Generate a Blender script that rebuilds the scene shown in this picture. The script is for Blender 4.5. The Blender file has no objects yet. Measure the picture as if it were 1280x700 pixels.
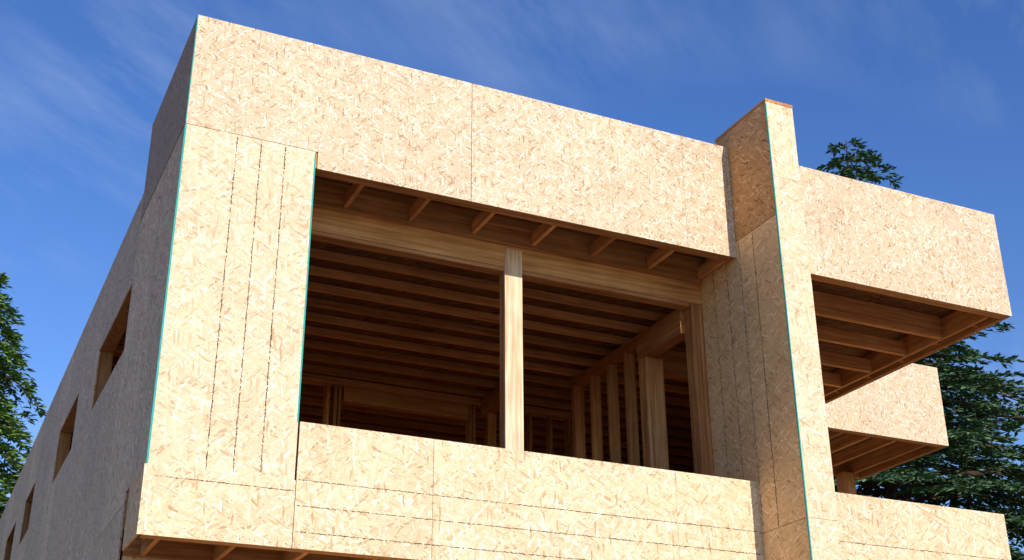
import bpy, math, random
from mathutils import Vector, Matrix
random.seed(7)
scene=bpy.context.scene
scene.view_settings.view_transform='Standard'
scene.view_settings.look='None'
scene.view_settings.exposure=0

# ------------------------------------------------------------ materials
class NT:
    def __init__(s,mat):
        s.t=mat.node_tree; s.n=s.t.nodes; s.l=s.t.links
    def new(s,typ,**k):
        n=s.n.new(typ)
        for a,b in k.items(): setattr(n,a,b)
        return n
    def put(s,sock,v):
        if isinstance(v,bpy.types.NodeSocket): s.l.new(v,sock)
        elif v is not None: sock.default_value=v
    def math(s,op,a,b=None,c=None,clamp=False):
        n=s.new('ShaderNodeMath',operation=op,use_clamp=clamp)
        s.put(n.inputs[0],a)
        if b is not None: s.put(n.inputs[1],b)
        if c is not None: s.put(n.inputs[2],c)
        return n.outputs[0]
    def vmath(s,op,a,b=None):
        n=s.new('ShaderNodeVectorMath',operation=op)
        s.put(n.inputs[0],a)
        if b is not None: s.put(n.inputs[1],b)
        return n.outputs[0]
    def mixf(s,f,a,b):
        n=s.new('ShaderNodeMix',data_type='FLOAT')
        s.put(n.inputs[0],f); s.put(n.inputs[2],a); s.put(n.inputs[3],b)
        return n.outputs[0]
    def mixc(s,f,a,b,blend='MIX'):
        n=s.new('ShaderNodeMix',data_type='RGBA',blend_type=blend)
        s.put(n.inputs[0],f); s.put(n.inputs[6],a); s.put(n.inputs[7],b)
        return n.outputs[2]
    def noise(s,vec,scale,detail=3,rough=0.5):
        n=s.new('ShaderNodeTexNoise'); s.put(n.inputs['Vector'],vec)
        n.inputs['Scale'].default_value=scale; n.inputs['Detail'].default_value=detail
        n.inputs['Roughness'].default_value=rough
        return n.outputs['Fac']
    def ramp(s,f,pts):
        n=s.new('ShaderNodeValToRGB'); s.put(n.inputs[0],f)
        e=n.color_ramp.elements
        while len(e)<len(pts): e.new(0.5)
        for i,(p,c) in enumerate(pts):
            e[i].position=p; e[i].color=(c[0],c[1],c[2],1)
        return n.outputs[0]
    def diffuse(s,col):
        d=s.new('ShaderNodeBsdfDiffuse'); s.put(d.inputs[0],col)
        s.l.new(d.outputs[0],s.n['Material Output'].inputs[0])

def newmat(name):
    m=bpy.data.materials.new(name); m.use_nodes=True
    nt=NT(m); b=nt.n['Principled BSDF']
    return m,nt,b

def osb(name,axes,tint=(1,1,1),contrast=1.0,var=0.12,flake=1.0,nl=4):
    m,nt,b=newmat(name)
    tc=nt.new('ShaderNodeTexCoord'); sep=nt.new('ShaderNodeSeparateXYZ')
    nt.l.new(tc.outputs['Object'],sep.inputs[0])
    cmb=nt.new('ShaderNodeCombineXYZ')
    nt.l.new(sep.outputs[axes[0]],cmb.inputs[0]); nt.l.new(sep.outputs[axes[1]],cmb.inputs[1])
    geo=nt.new('ShaderNodeNewGeometry'); rnd=geo.outputs['Random Per Island']
    off=nt.new('ShaderNodeCombineXYZ')
    nt.put(off.inputs[0],nt.math('MULTIPLY',rnd,41.0)); nt.put(off.inputs[1],nt.math('MULTIPLY',rnd,17.0))
    p0=nt.vmath('ADD',cmb.outputs[0],off.outputs[0])
    nn=nt.new('ShaderNodeTexNoise'); nt.put(nn.inputs['Vector'],p0); nn.inputs['Scale'].default_value=24; nn.inputs['Detail'].default_value=1
    wob=nt.vmath('MULTIPLY',nt.vmath('SUBTRACT',nn.outputs['Color'],(0.5,0.5,0.5)),(0.024,0.024,0))
    p=nt.vmath('ADD',p0,wob)
    layers=[]
    LY_=[(0.08,13,66),(0.85,15,80),(-0.45,14,76),(2.25,12,84),(0.42,13,92),(1.5,15,84)]
    for i,(rot,sx,sy) in enumerate(LY_[:nl]):
        r=nt.new('ShaderNodeVectorRotate',rotation_type='Z_AXIS'); nt.put(r.inputs['Vector'],p); r.inputs['Angle'].default_value=rot
        q=nt.vmath('MULTIPLY',r.outputs[0],(sx*flake,sy*flake,1))
        v=nt.new('ShaderNodeTexVoronoi',voronoi_dimensions='2D',feature='F1'); nt.put(v.inputs['Vector'],q); v.inputs['Scale'].default_value=1
        sc=nt.new('ShaderNodeSeparateColor'); nt.l.new(v.outputs['Color'],sc.inputs[0])
        layers.append((sc.outputs[0],sc.outputs[1]))
    tone=layers[0][0]
    for i,th in list(zip((1,2,3,4,5),(0.6,0.66,0.7,0.76,0.8)))[:nl-1]:
        mask=nt.math('GREATER_THAN',layers[i][1],th)
        tone=nt.mixf(mask,tone,layers[i][0])
    fine=nt.noise(p,120,2,0.7)
    tone=nt.math('ADD',tone,nt.math('MULTIPLY',nt.math('SUBTRACT',fine,0.5),0.5),clamp=True)
    col=nt.ramp(tone,[(0.0,(0.32,0.17,0.075)),(0.06,(0.47,0.30,0.155)),(0.18,(0.59,0.435,0.27)),(0.5,(0.64,0.49,0.32)),(0.8,(0.685,0.545,0.375)),(0.93,(0.79,0.68,0.53)),(1.0,(0.89,0.82,0.71))])
    if contrast<1: col=nt.mixc(contrast,(0.65,0.505,0.335,1),col)
    big=nt.noise(p0,1.3,3)
    f=nt.math('ADD',nt.math('MULTIPLY',big,0.36),0.82)
    f=nt.math('MULTIPLY',f,nt.math('ADD',1-var/2,nt.math('MULTIPLY',rnd,var)))
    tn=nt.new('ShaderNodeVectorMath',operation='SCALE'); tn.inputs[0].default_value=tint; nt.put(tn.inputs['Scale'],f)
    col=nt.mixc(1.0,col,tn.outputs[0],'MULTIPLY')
    if nl<3:
        nt.diffuse(col); return m
    nt.put(b.inputs['Base Color'],col)
    b.inputs['Roughness'].default_value=0.62
    b.inputs['Specular IOR Level'].default_value=0.25
    bp=nt.new('ShaderNodeBump'); bp.inputs['Strength'].default_value=0.4; bp.inputs['Distance'].default_value=0.0018
    nt.put(bp.inputs['Height'],tone); nt.l.new(bp.outputs[0],b.inputs['Normal'])
    return m

def lumber(name,axis,tint=(1,1,1)):
    m,nt,b=newmat(name)
    tc=nt.new('ShaderNodeTexCoord'); geo=nt.new('ShaderNodeNewGeometry'); rnd=geo.outputs['Random Per Island']
    off=nt.new('ShaderNodeCombineXYZ')
    for i in range(3): nt.put(off.inputs[i],nt.math('MULTIPLY',rnd,31.0+7*i))
    p=nt.vmath('ADD',tc.outputs['Object'],off.outputs[0])
    sc=[28,28,28]; sc[axis]=1.1
    q=nt.vmath('MULTIPLY',p,tuple(sc))
    g=nt.noise(q,1.0,4,0.6)
    blotch=nt.noise(p,4.0,2)
    col=nt.ramp(g,[(0.25,(0.30,0.145,0.06)),(0.45,(0.46,0.26,0.125)),(0.6,(0.55,0.35,0.185)),(0.8,(0.66,0.46,0.27))])
    f=nt.math('MULTIPLY',nt.math('ADD',0.76,nt.math('MULTIPLY',rnd,0.5)),nt.math('ADD',0.75,nt.math('MULTIPLY',blotch,0.5)))
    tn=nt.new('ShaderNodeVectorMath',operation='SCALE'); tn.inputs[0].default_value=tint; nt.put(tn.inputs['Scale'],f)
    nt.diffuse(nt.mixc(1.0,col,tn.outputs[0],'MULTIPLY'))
    return m

def plain(name,c,rough=0.7,nscale=20,amt=0.4):
    m,nt,b=newmat(name)
    tc=nt.new('ShaderNodeTexCoord')
    g=nt.noise(tc.outputs['Object'],nscale,2)
    a=tuple(x*(1-amt/2) for x in c)+(1,); d=tuple(min(1,x*(1+amt/2)) for x in c)+(1,)
    nt.diffuse(nt.mixc(g,a,d))
    return m

OSB_PAR=osb('osb_parapet','XZ',(0.98,0.945,0.92),0.88,0.08,1.0,6)
OSB_FR=osb('osb_front','XZ',(1.08,1.05,1.0),0.66,0.08,0.75,6)
OSB_BAND=osb('osb_band','XZ',(1.06,1.02,0.94),0.74,0.1,0.75,6)
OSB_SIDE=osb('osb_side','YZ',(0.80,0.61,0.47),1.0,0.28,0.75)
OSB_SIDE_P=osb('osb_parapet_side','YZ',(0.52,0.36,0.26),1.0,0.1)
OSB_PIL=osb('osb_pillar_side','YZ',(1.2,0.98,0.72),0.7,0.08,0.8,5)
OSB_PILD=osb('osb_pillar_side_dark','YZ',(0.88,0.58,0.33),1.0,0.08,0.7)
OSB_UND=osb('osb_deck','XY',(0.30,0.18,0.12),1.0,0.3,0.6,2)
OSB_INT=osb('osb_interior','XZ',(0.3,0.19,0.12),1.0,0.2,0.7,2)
LX=lumber('lumber_x',0,(0.95,0.75,0.58)); LY=lumber('lumber_y',1,(0.95,0.75,0.58)); LZ=lumber('lumber_z',2,(0.95,0.74,0.57))
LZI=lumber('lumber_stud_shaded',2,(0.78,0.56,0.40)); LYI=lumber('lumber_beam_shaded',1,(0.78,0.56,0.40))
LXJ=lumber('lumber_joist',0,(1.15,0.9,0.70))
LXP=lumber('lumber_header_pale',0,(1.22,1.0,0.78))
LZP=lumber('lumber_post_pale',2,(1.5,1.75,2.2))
TEAL=plain('teal_edge_paint',(0.06,0.36,0.31))
INK=plain('stencil_ink',(0.085,0.065,0.05))
CONC=plain('concrete',(0.35,0.34,0.32))

# ------------------------------------------------------------ mesh helpers
house=bpy.data.objects.new('wood_frame_house',None); scene.collection.objects.link(house)
def mesh_obj(name,verts,faces,mat,parent=None):
    me=bpy.data.meshes.new(name); me.from_pydata(verts,[],faces); me.update()
    o=bpy.data.objects.new(name,me); scene.collection.objects.link(o)
    me.materials.append(mat)
    if parent: o.parent=parent
    return o
def boxes(name,bl,mat,parent=house):
    V=[];F=[]
    for (x0,x1,y0,y1,z0,z1) in bl:
        n=len(V)
        V+=[(x0,y0,z0),(x1,y0,z0),(x1,y1,z0),(x0,y1,z0),(x0,y0,z1),(x1,y0,z1),(x1,y1,z1),(x0,y1,z1)]
        F+=[(n,n+3,n+2,n+1),(n+4,n+5,n+6,n+7),(n,n+1,n+5,n+4),(n+1,n+2,n+6,n+5),(n+2,n+3,n+7,n+6),(n+3,n,n+4,n+7)]
    return mesh_obj(name,V,F,mat,parent)

# key levels (metres)
ZBB,ZCB,ZBT,ZPB,ZCT,ZPT=3.884,4.439,4.94,7.355,7.525,8.685
XL,XC,XP,XPR=1.573,2.76,7.35,7.695
g=0.003; T=0.014; h=0.0012
# front sheathing ---------------------------------------------------------
boxes('parapet_sheathing',[(XL,XC+0.02,10,10+T,ZCT+0.006,ZPT),(XC+0.02+h,4.31-g,10,10+T,ZPB,ZPT),(4.31+g,6.75-h,10,10+T,ZPB,ZPT),(6.75+h,XP-0.002,10,10+T,ZPB,ZPT)],OSB_PAR)
boxes('canopy_sheathing',[(XPR+0.002,8.5-h,10,10+T,ZPB,ZPT),(8.5+h,11.185,10,10+T,ZPB,ZPT)],OSB_PAR)
boxes('column_sheathing',[(XL,XC,10,10+T,ZCB+0.005,ZCT)],OSB_FR)
boxes('band_sheathing',[(1.555,2.77-g,9.98,9.994,ZBB,ZCB),(2.77+g,3.97-0.002,9.98,9.994,ZBB,ZBT),(3.97+0.002,6.41-h,9.98,9.994,ZBB,ZBT),(6.41+h,XP-0.002,9.98,9.994,ZBB,ZBT),
      (XPR+0.002,8.85-h,9.98,9.994,ZBB,ZBT),(8.85+h,10.515,9.98,9.994,ZBB,ZBT)],OSB_BAND)
# framing behind sheathing
boxes('parapet_core',[(XL+T,11.17,10.018,10.15,ZPB+0.012,ZPT-0.01)],LX)
boxes('column_core',[(XL+T+0.003,XC-0.003,10.018,10.7,ZCB+0.01,ZCT+0.0)],LZ)
boxes('band_core',[(1.60,XP-0.003,9.998,10.13,ZBB+0.006,ZCB-0.02),(2.775,XP-0.003,9.998,10.13,ZCB-0.018,ZBT-0.03),(XPR+0.003,10.50,9.998,10.13,ZBB+0.01,ZBT-0.03)],LX)
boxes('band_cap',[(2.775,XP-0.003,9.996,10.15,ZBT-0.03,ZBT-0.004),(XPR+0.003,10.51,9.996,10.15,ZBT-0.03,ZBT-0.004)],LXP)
# parapet side + back
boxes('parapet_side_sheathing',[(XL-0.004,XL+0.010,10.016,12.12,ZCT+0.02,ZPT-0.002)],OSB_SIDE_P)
boxes('parapet_side_core',[(XL+0.012,XL+0.15,10.152,12.1,ZCT,ZPT-0.012)],LY)
boxes('parapet_return',[(XL+0.012,XP,12.102,12.118,7.45,ZPT-0.015)],OSB_INT)

# pillar -------------------------------------------------------------------
boxes('pillar_front_sheathing',[(XP,XPR,9.272,9.286,a,b) for a,b in ((0,1.99),(1.996,4.43),(4.434,7.97),(7.974,8.86))],OSB_FR)
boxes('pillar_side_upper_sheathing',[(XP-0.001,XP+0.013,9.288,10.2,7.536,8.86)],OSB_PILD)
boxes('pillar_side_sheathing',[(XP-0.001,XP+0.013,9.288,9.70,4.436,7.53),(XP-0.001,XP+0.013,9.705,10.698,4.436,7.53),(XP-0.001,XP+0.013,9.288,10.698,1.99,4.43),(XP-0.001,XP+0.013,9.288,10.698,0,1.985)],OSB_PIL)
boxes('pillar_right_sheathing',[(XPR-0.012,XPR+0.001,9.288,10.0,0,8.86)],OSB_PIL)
boxes('pillar_core',[(XP+0.014,XPR-0.014,9.288,10.69,0,7.63),(XP+0.014,XPR-0.014,9.288,10.195,7.63,8.855)],LZ)
boxes('pillar_cap',[(XP-0.004,XPR+0.004,9.268,10.21,8.862,8.897)],LY)

# front soffit ---------------------------------------------------------------
bl=[(x-0.02,x+0.02,10.152,10.655,7.37,7.50) for x in (3.27,3.94,4.62,5.29,5.97,6.67,7.31)]
boxes('soffit_braces',bl,lumber('lumber_brace',1,(1.25,0.98,0.75)))
boxes('soffit_ledger',[(XC,XP-0.003,10.66,10.698,7.33,7.51)],LX)
boxes('soffit_nailer',[(XC,XP-0.003,10.155,10.19,7.50,7.60),(XC,XP-0.003,10.62,10.66,7.51,7.6)],LX)
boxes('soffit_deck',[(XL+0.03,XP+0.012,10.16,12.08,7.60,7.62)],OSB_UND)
# window wall
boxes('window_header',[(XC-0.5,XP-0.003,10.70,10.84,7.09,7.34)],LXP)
boxes('window_header_plate',[(XC-0.5,7.19,10.706,10.83,7.045,7.086)],LX)
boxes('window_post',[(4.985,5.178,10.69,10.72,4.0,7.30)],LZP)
boxes('window_post_studs',[(4.987,5.176,10.722,10.765,4.0,7.04),(4.987,5.176,10.767,10.825,4.0,7.04)],LZ)
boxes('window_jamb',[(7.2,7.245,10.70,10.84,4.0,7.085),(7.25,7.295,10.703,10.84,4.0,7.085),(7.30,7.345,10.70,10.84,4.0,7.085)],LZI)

# ceilings / roof
jl=[]
for i in range(24):
    y=10.96+0.4*i
    xr=8.85 if y<12 else (9.75 if y<14.2 else 11.6)
    jl.append((XL+0.16,xr,y-0.02,y+0.02,7.13,7.215))
boxes('ceiling_joists',jl,LXJ)
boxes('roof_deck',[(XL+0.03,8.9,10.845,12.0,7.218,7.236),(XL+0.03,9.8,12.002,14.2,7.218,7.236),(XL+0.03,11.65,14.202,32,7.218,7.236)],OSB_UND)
boxes('roof_closure',[(XL+0.03,XP,10.845,10.88,7.24,7.6)],LX)
boxes('floor_deck',[(XL+0.03,7.6,10.14,32,4.10,4.12),(7.7,9.8,12.0,32,4.0,4.02),(7.7,10.5,10.14,11.99,4.0,4.02)],OSB_UND)
boxes('floor_joists',[(x-0.02,x+0.02,10.135,10.825,3.90,4.095) for x in [1.75+0.6*i for i in range(10)]],LY)
boxes('floor_rim',[(XL+0.03,XP-0.004,10.83,10.87,3.90,4.095)],LX)
# right interior partition
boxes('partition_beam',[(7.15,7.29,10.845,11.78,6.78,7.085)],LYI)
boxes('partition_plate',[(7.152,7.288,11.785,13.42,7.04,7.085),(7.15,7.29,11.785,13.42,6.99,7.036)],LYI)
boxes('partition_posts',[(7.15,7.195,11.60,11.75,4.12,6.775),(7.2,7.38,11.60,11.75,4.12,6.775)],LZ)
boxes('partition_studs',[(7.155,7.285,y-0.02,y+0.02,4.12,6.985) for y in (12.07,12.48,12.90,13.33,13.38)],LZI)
boxes('partition_sill',[(7.155,7.285,11.8,13.3,4.122,4.16)],LY)
boxes('side_room_header',[(7.4,8.85,11.94,12.03,6.75,7.06)],LX)
# back interior wall
boxes('inner_plate',[(XL+0.16,7.8,14.63,14.77,7.085,7.127),(XL+0.16,7.8,14.63,14.77,7.04,7.083)],LXJ)
boxes('inner_header',[(4.6,6.3,14.64,14.76,6.84,7.035)],LX)
xs=[2.0,2.4,2.8,3.2,3.6,4.0,4.4,4.5,4.555,6.33,6.38,6.6,6.9,7.2,7.5,7.78]
boxes('inner_studs',[(x-0.02,x+0.02,14.64,14.76,4.12,7.036) for x in xs],LZ)
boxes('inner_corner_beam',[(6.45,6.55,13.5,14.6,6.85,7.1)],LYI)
boxes('inner_corner_studs',[(6.45,6.55,y-0.02,y+0.02,4.12,6.845) for y in (13.55,13.95,14.35)],LZ)
boxes('deep_studs',[(x-0.02,x+0.02,17.0,17.1,4.12,7.1) for x in [1.9+0.41*i for i in range(24)]],LZ)
boxes('deep_header',[(2.0,10.0,17.12,17.2,6.75,7.0)],LX)
boxes('rear_wall_inner',[(XL+0.03,11.6,19.6,19.62,4.12,7.12)],OSB_INT)
# right outer walls
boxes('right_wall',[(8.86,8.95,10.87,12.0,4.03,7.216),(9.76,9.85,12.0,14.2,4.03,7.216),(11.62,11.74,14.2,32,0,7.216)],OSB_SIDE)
boxes('right_wall_front',[(7.7,8.95,10.80,10.865,6.6,7.35),(7.7,10.5,10.3,10.35,0,3.9),(8.96,9.85,11.9,11.99,4.03,7.216),(9.86,11.74,14.15,14.19,0,7.216)],OSB_BAND)
boxes('rear_wall',[(XL,11.74,32,32.1,0,7.88)],OSB_FR)
boxes('lower_front_wall',[(XL+0.03,XP-0.004,10.875,10.9,0,3.9)],OSB_BAND)

# left wall with openings ------------------------------------------------------
wins=[(12.15,14.2),(15.74,17.5),(20.2,21.5),(22.9,24.5)]
WZ0,WZ1=6.15,6.87
seams=[10.016]+[10.9+1.22*i for i in range(18)]+[32.0]
br=sorted(set(seams+[v for w in wins for v in w]+[12.12]))
pl=[]
for a,b in zip(br[:-1],br[1:]):
    mid=(a+b)/2
    top=ZCT+0.015 if mid<12.12 else 7.89
    low=ZCB if mid<10.9 else 0.0
    w=[w for w in wins if w[0]<=mid<=w[1]]
    ga=g if a in seams else 0.0; gb=g if b in seams else 0.0
    if w:
        pl+=[(XL,XL+T,a+ga,b-gb,low,WZ0),(XL,XL+T,a+ga,b-gb,WZ1,top)]
    elif low<4:
        pl+=[(XL,XL+T,a+ga,b-gb,low,ZCB-0.1),(XL,XL+T,a+ga,b-gb,ZCB-0.094,top)]
    else: pl+=[(XL,XL+T,a+ga,b-gb,low,top)]
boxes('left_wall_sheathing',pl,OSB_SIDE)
boxes('overhang_side_panel',[(1.556,1.572,9.996,10.62,ZBB,ZCB-0.004)],OSB_PILD)
fr=[]
for a,b in wins:
    fr+=[(XL+T+0.002,XL+0.155,a-0.045,a-0.001,WZ0-0.04,WZ1+0.04),(XL+T+0.002,XL+0.155,b+0.001,b+0.045,WZ0-0.04,WZ1+0.04)]
LD=lumber('lumber_jamb_shaded',2,(0.62,0.5,0.4))  # darker tint paints shade into the left window frames
boxes('left_window_jambs',fr,LD)
boxes('left_window_sills',[q for a,b in wins for q in ((XL+T+0.002,XL+0.155,a,b,WZ0-0.045,WZ0-0.001),(XL+T+0.002,XL+0.155,a,b,WZ1+0.001,WZ1+0.2))],LD)
st=[]
y=10.9
while y<31.8:
    if not any(a-0.08<y<b+0.08 for a,b in wins): st.append((XL+T+0.003,XL+0.15,y-0.02,y+0.02,4.12,7.21))
    y+=0.4067
boxes('left_wall_studs',st,LZ)

# canopy over side balcony ----------------------------------------------------
boxes('canopy_joists',[(XPR+0.005,10.93,y-0.03,y+0.03,7.362,7.53) for y in (11.54,12.21,12.83)],LXJ)
boxes('canopy_main_beam',[(XPR+0.005,10.93,10.87,10.94,7.36,7.635)],LXJ)
boxes('canopy_rims',[(10.935,10.985,10.155,13.4,7.358,7.60),(11.13,11.168,10.155,13.45,7.36,7.7)],LY)
boxes('canopy_blocks',[(10.987,11.128,y-0.02,y+0.02,7.40,7.6) for y in (10.5,11.15,11.8,12.45,13.1)],LX)
boxes('canopy_back',[(XPR+0.005,11.128,13.40,13.45,7.36,7.635)],LX)
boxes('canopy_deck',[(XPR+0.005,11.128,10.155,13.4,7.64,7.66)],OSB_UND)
boxes('canopy_side_sheathing',[(11.171,11.185,10.016,13.45,ZPB,ZPT),(7.9,11.17,13.452,13.466,ZPB,ZPT)],OSB_SIDE)
# rear canopy
boxes('rear_canopy_sheathing',[(11.76,12.6-h,14.41,14.424,7.40,ZPT),(12.6+h,14.27,14.41,14.424,7.40,ZPT)],OSB_PAR)
boxes('rear_canopy_core',[(11.76,14.25,14.428,14.56,7.41,ZPT-0.01)],LX)
boxes('rear_canopy_joists',[(x-0.03,x+0.03,14.562,16.44,7.405,7.56) for x in [11.85+0.5*i for i in range(4)]],LY)
boxes('rear_canopy_rims',[(14.21,14.255,14.562,16.52,7.402,7.64),(13.9,13.95,14.562,16.44,7.402,7.62),(11.76,14.205,16.445,16.50,7.40,7.64)],LY)
boxes('rear_canopy_deck',[(11.76,14.205,14.562,16.5,7.65,7.67)],OSB_UND)
boxes('rear_canopy_side',[(14.257,14.27,14.426,16.52,7.40,ZPT),(11.76,14.256,16.505,16.52,7.40,ZPT)],OSB_SIDE)
boxes('rear_canopy_post',[(13.68,13.90,16.22,16.42,0,7.4)],LZ)
boxes('rear_balcony_deck',[(11.76,14.0,14.5,16.5,3.9,4.05)],OSB_BAND)
boxes('balcony_side',[(10.50,10.514,9.998,11.88,ZBB,ZBT)],OSB_SIDE)
boxes('foundation',[(XL-0.05,11.7,14.3,32.15,-0.1,0.25),(XL-0.05,9.95,10.86,14.29,-0.1,0.25)],CONC)

# teal painted edges ----------------------------------------------------------
boxes('teal_edges',[(XL-0.006,XL+0.010,9.996,10.013,ZCB+0.01,ZCT-0.005),
  (XL-0.005,XL+0.004,9.997,10.012,ZCT+0.02,ZPT-0.01),
  (XC-0.011,XC+0.002,9.997,10.012,ZBT,ZCT-0.01),
  (XP-0.004,XP+0.007,9.268,9.284,0.1,8.84)],TEAL)

# stencilled nail lines ----------------------------------------------------------
def ink(name,lines,seed=3,w=0.006,dens=0.8):
    r=random.Random(seed); V=[];F=[]
    for (kind,c,u,a,b) in lines:
        t=a
        while t<b:
            L=r.uniform(0.005,0.02); ww=w*r.uniform(0.3,1.2); j=r.uniform(-0.003,0.003)
            if r.random()<dens:
                n=len(V); e=min(b,t+L)
                if kind=='FV': V+=[(u-ww+j,c,t),(u+ww+j,c,t),(u+ww+j,c,e),(u-ww+j,c,e)]
                elif kind=='FH': V+=[(t,c,u-ww+j),(e,c,u-ww+j),(e,c,u+ww+j),(t,c,u+ww+j)]
                else: V+=[(c,u-ww+j,t),(c,u-ww+j,e),(c,u+ww+j,e),(c,u+ww+j,t)]
                F.append((n,n+1,n+2,n+3))
            t+=L+r.uniform(0.0,0.005)
    mesh_obj(name,V,F,INK,house)
ink('stencil_lines_column',[('FV',9.998,x,ZCB+0.01,ZCT-0.02) for x in (2.034,2.253,2.476)],3,0.005,0.9)
ink('stencil_lines_band',[('FH',9.978,4.35,1.6,2.76)]+[('FH',9.978,z,2.79,7.34) for z in (4.446,4.232,4.018)]+[('FH',9.978,z,7.75,10.5) for z in (4.446,4.232,4.018)],5,0.004,0.9)
ink('stencil_lines_pillar',[('SV',XP-0.003,y,4.45,7.5) for y in (9.705,9.95,10.2,10.45)],6,0.005,0.85)
ink('stencil_lines_parapet',[('FV',9.998,x,ZPB+0.02,ZPT-0.02) for x in (3.3,3.75,5.5,7.1,9.3,10.2)],8,0.002,0.2)
ink('stencil_lines_left',[('SV',XL-0.002,10.9+0.4067*i,4.45 if i<0 else 0.5,6.1) for i in range(-1,30) if i%3],9,0.004,0.55)
def nails():
    r=random.Random(11);V=[];F=[]
    def q(x,y,z,s=0.0035):
        n=len(V);V.extend([(x-s,y,z-s),(x+s,y,z-s),(x+s,y,z+s),(x-s,y,z+s)]);F.append((n,n+1,n+2,n+3))
    for x in [1.6,2.0,2.4,2.8,3.2,3.6,4.0,4.29,4.33,4.7,5.1,5.5,5.9,6.3,6.73,6.77,7.1,7.3,8.0,8.48,8.52,8.9,9.3,9.7,10.1,10.5,10.9]:
        z=ZCT+0.05
        while z<ZPT: q(x+r.uniform(-.008,.008),9.9975,z); z+=r.uniform(0.13,0.2)
    x=1.62
    while x<11.1:
        if not 7.3<x<7.75: q(x,9.9975,ZPT-0.03); 
        if 2.8<x<7.3 or x>7.75: q(x,9.9975,ZPB+0.03)
        if x<10.5 and not 7.3<x<7.75:
            q(x,9.9775,ZBB+0.03)
            if x>2.8:q(x,9.9775,ZBT-0.03)
        x+=r.uniform(0.1,0.16)
    mesh_obj('nail_heads',V,F,INK,house)
nails()

# ------------------------------------------------------------ trees
def foliage_mat(name,dark,light):
    m,nt,b=newmat(name)
    geo=nt.new('ShaderNodeNewGeometry'); rnd=geo.outputs['Random Per Island']
    nt.diffuse(nt.mixc(rnd,dark+(1,),light+(1,)))
    return m
BARK=plain('bark',(0.10,0.065,0.045),0.9,8,0.8)
def conifer(name,x,y,h,zb,R,power,nbr,seed,fm,leaf=0.26,droop=0.25,dens=24):
    r=random.Random(seed)
    e=bpy.data.objects.new(name,None); e.location=(x,y,0); scene.collection.objects.link(e)
    V=[];F=[]; segs=14; K=8
    for i in range(segs+1):
        t=i/segs; rad=0.012*h*(1-t)**0.9+0.02; 
        for k in range(K):
            a=2*math.pi*k/K; V.append((rad*math.cos(a)+0.1*math.sin(i*0.9)*(t>0),rad*math.sin(a),t*h*0.995))
    for i in range(segs):
        for k in range(K): F.append((i*K+k,i*K+(k+1)%K,(i+1)*K+(k+1)%K,(i+1)*K+k))
    mesh_obj('trunk',V,F,BARK,e)
    BV=[];BF=[];LV=[];LF=[]
    for b in range(nbr):
        t=((b+r.random())/nbr)**0.8
        z0=h-t*(h-zb)-0.1
        L=(R*(t**power))*r.uniform(0.55,1.15)+0.25
        ang=b*2.39996+r.uniform(-0.4,0.4)
        dx,dy=math.cos(ang),math.sin(ang)
        up=r.uniform(0.0,0.3)+0.5*(1-t)**3
        dr=droop*r.uniform(0.7,1.4)
        def P(s): return Vector((dx*L*s,dy*L*s,z0+L*(up*s-(dr+up)*s*s*1.0+0.12*s**4)))
        ns=5; rb=0.012*L+0.008
        base=len(BV)
        for i in range(ns+1):
            s=i/ns; p=P(s); rr=rb*(1-0.85*s)
            for k in range(3):
                a=2*math.pi*k/3
                BV.append((p.x-dy*rr*math.cos(a),p.y+dx*rr*math.cos(a),p.z+rr*math.sin(a)))
        for i in range(ns):
            for k in range(3): BF.append((base+i*3+k,base+i*3+(k+1)%3,base+(i+1)*3+(k+1)%3,base+(i+1)*3+k))
        nt_=int(L*dens/4)+4
        for i in range(nt_):
            s=r.uniform(0.15,1.0)**0.7; p=P(s)
            side=r.choice((-1,1)); tl=(0.36*L*(1.05-s)+0.22)*r.uniform(0.5,1.1)
            fa=r.uniform(0.5,1.1)
            tx=dx*math.cos(fa)-side*dy*math.sin(fa); ty=dy*math.cos(fa)+side*dx*math.sin(fa)
            nb=int(tl/leaf*3.6)+3
            for j in range(nb):
                q=(j+r.random())/nb
                c=p+Vector((tx*tl*q,ty*tl*q,-0.25*tl*q*q+r.uniform(-0.05,0.03)))
                a2=r.uniform(-1.0,1.0); ca,sa=math.cos(a2),math.sin(a2)
                d=Vector((tx*ca-ty*sa,ty*ca+tx*sa,r.uniform(-0.6,0.15))).normalized()
                wv=d.cross(Vector((r.uniform(-.8,.8),r.uniform(-.8,.8),1))).normalized()
                ll=leaf*r.uniform(0.6,1.2); w=ll*0.17
                n=len(LV)
                LV.extend([tuple(c-wv*w*0.5),tuple(c+d*ll*0.5-wv*w+Vector((0,0,0.01))),tuple(c+d*ll),tuple(c+d*ll*0.5+wv*w)])
                LF.append((n,n+1,n+2,n+3))
    mesh_obj('limbs',BV,BF,BARK,e)
    mesh_obj('foliage',LV,LF,fm,e)
FIR=foliage_mat('fir_needles',(0.05,0.10,0.05),(0.14,0.23,0.11))
CED=foliage_mat('cedar_foliage',(0.08,0.15,0.03),(0.2,0.30,0.08))
conifer('fir_tree',28.9,32,26.0,6,10.6,0.85,400,21,FIR,0.32,0.28,22)
conifer('cedar_tree',0.8,45,21.0,6,5.0,0.6,300,5,CED,0.32,0.75,26)

# ------------------------------------------------------------ ground
GR,nt,b=newmat('ground_dirt')
tc=nt.new('ShaderNodeTexCoord')
n1=nt.noise(tc.outputs['Object'],0.05,3); n2=nt.noise(tc.outputs['Object'],4,4)
dirt=nt.mixc(n2,(0.20,0.155,0.11,1),(0.34,0.27,0.20,1))
grass=nt.mixc(n2,(0.04,0.07,0.02,1),(0.10,0.14,0.05,1))
nt.diffuse(nt.mixc(nt.ramp(n1,[(0.56,(0,0,0)),(0.62,(1,1,1))]),dirt,grass))
S=2500
mesh_obj('ground',[(-S,-S,0),(S,-S,0),(S,S,0),(-S,S,0)],[(0,1,2,3)],GR)

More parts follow.
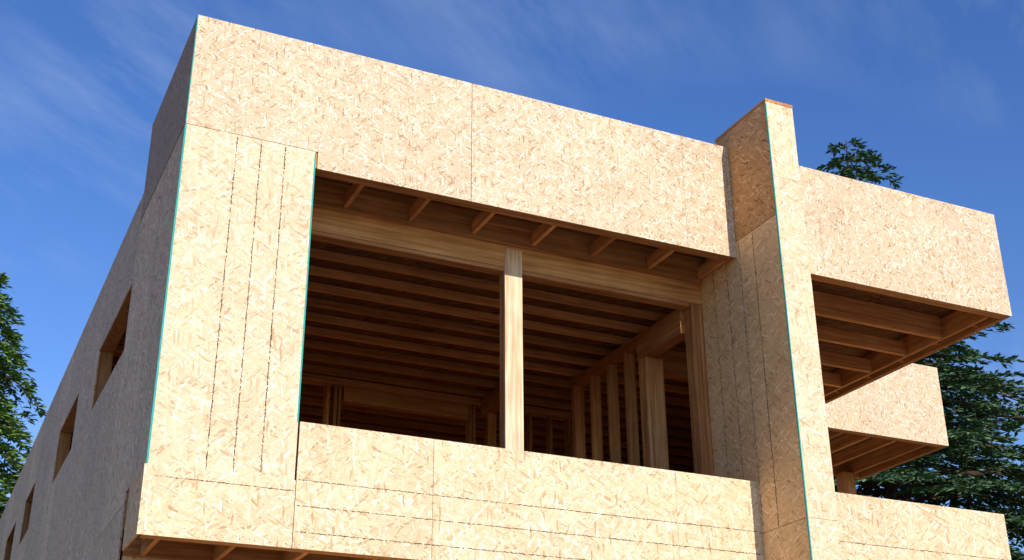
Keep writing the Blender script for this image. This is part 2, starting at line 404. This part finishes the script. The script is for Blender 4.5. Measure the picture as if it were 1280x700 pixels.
# ------------------------------------------------------------ sun and sky
sd=Vector((0.12,-1.0,0.52)).normalized()
sun=bpy.data.lights.new('sun','SUN'); sun.energy=4.8; sun.angle=math.radians(0.53); sun.color=(1.0,0.95,0.88)
so=bpy.data.objects.new('sun',sun); scene.collection.objects.link(so)
so.rotation_euler=sd.to_track_quat('Z','Y').to_euler()
w=bpy.data.worlds.new('World'); scene.world=w; w.use_nodes=True
nt=NT(w); bg=nt.n['Background']
sky=nt.new('ShaderNodeTexSky'); sky.sky_type='NISHITA'; sky.sun_disc=False
sky.sun_elevation=math.asin(sd.z); sky.sun_rotation=math.atan2(sd.x,sd.y)
sky.air_density=1.0; sky.dust_density=0.1; sky.ozone_density=2.0; sky.altitude=200
bg.inputs['Strength'].default_value=0.15
hs=nt.new('ShaderNodeHueSaturation'); hs.inputs['Saturation'].default_value=1.28; hs.inputs['Hue'].default_value=0.516; hs.inputs['Value'].default_value=1.2
nt.l.new(sky.outputs[0],hs.inputs['Color']); nt.l.new(hs.outputs[0],bg.inputs[0])
tc=nt.new('ShaderNodeTexCoord'); sp=nt.new('ShaderNodeSeparateXYZ'); nt.l.new(tc.outputs['Generated'],sp.inputs[0])
zz=nt.math('ADD',nt.math('MAXIMUM',sp.outputs[2],0.0),0.12)
cm=nt.new('ShaderNodeCombineXYZ'); nt.put(cm.inputs[0],nt.math('DIVIDE',sp.outputs[0],zz)); nt.put(cm.inputs[1],nt.math('DIVIDE',sp.outputs[1],zz))
rot=nt.new('ShaderNodeVectorRotate',rotation_type='Z_AXIS'); nt.l.new(cm.outputs[0],rot.inputs[0]); rot.inputs['Angle'].default_value=-0.6
q=nt.vmath('MULTIPLY',rot.outputs[0],(1.0,3.2,1))
big=nt.noise(cm.outputs[0],1.1,2); st_=nt.noise(q,1.5,7,0.64)
mask=nt.math('MULTIPLY',nt.ramp(st_,[(0.44,(0,0,0)),(0.92,(0.8,0.8,0.8))]),nt.ramp(big,[(0.45,(0,0,0)),(0.7,(1,1,1))]))
bg2=nt.new('ShaderNodeBackground'); bg2.inputs[0].default_value=(0.6,0.72,0.9,1); bg2.inputs[1].default_value=1.0
mx=nt.new('ShaderNodeMixShader'); nt.put(mx.inputs[0],mask); nt.l.new(bg.outputs[0],mx.inputs[1]); nt.l.new(bg2.outputs[0],mx.inputs[2])
nt.l.new(mx.outputs[0],nt.n['World Output'].inputs[0])

# ------------------------------------------------------------ camera
cam=bpy.data.cameras.new('camera'); co=bpy.data.objects.new('camera',cam); scene.collection.objects.link(co)
cam.sensor_width=36; cam.lens=45.14; cam.clip_end=6000; cam.clip_start=0.1
Rt=Vector((0.9047,-0.4259,-0.0057)).normalized(); Bk=-Vector((0.3901,0.8235,0.4124)).normalized()
Up=Bk.cross(Rt).normalized(); Rt=Up.cross(Bk).normalized()
M=Matrix((( Rt.x,Up.x,Bk.x,0),(Rt.y,Up.y,Bk.y,0),(Rt.z,Up.z,Bk.z,1.6),(0,0,0,1)))
co.matrix_world=M
scene.camera=co
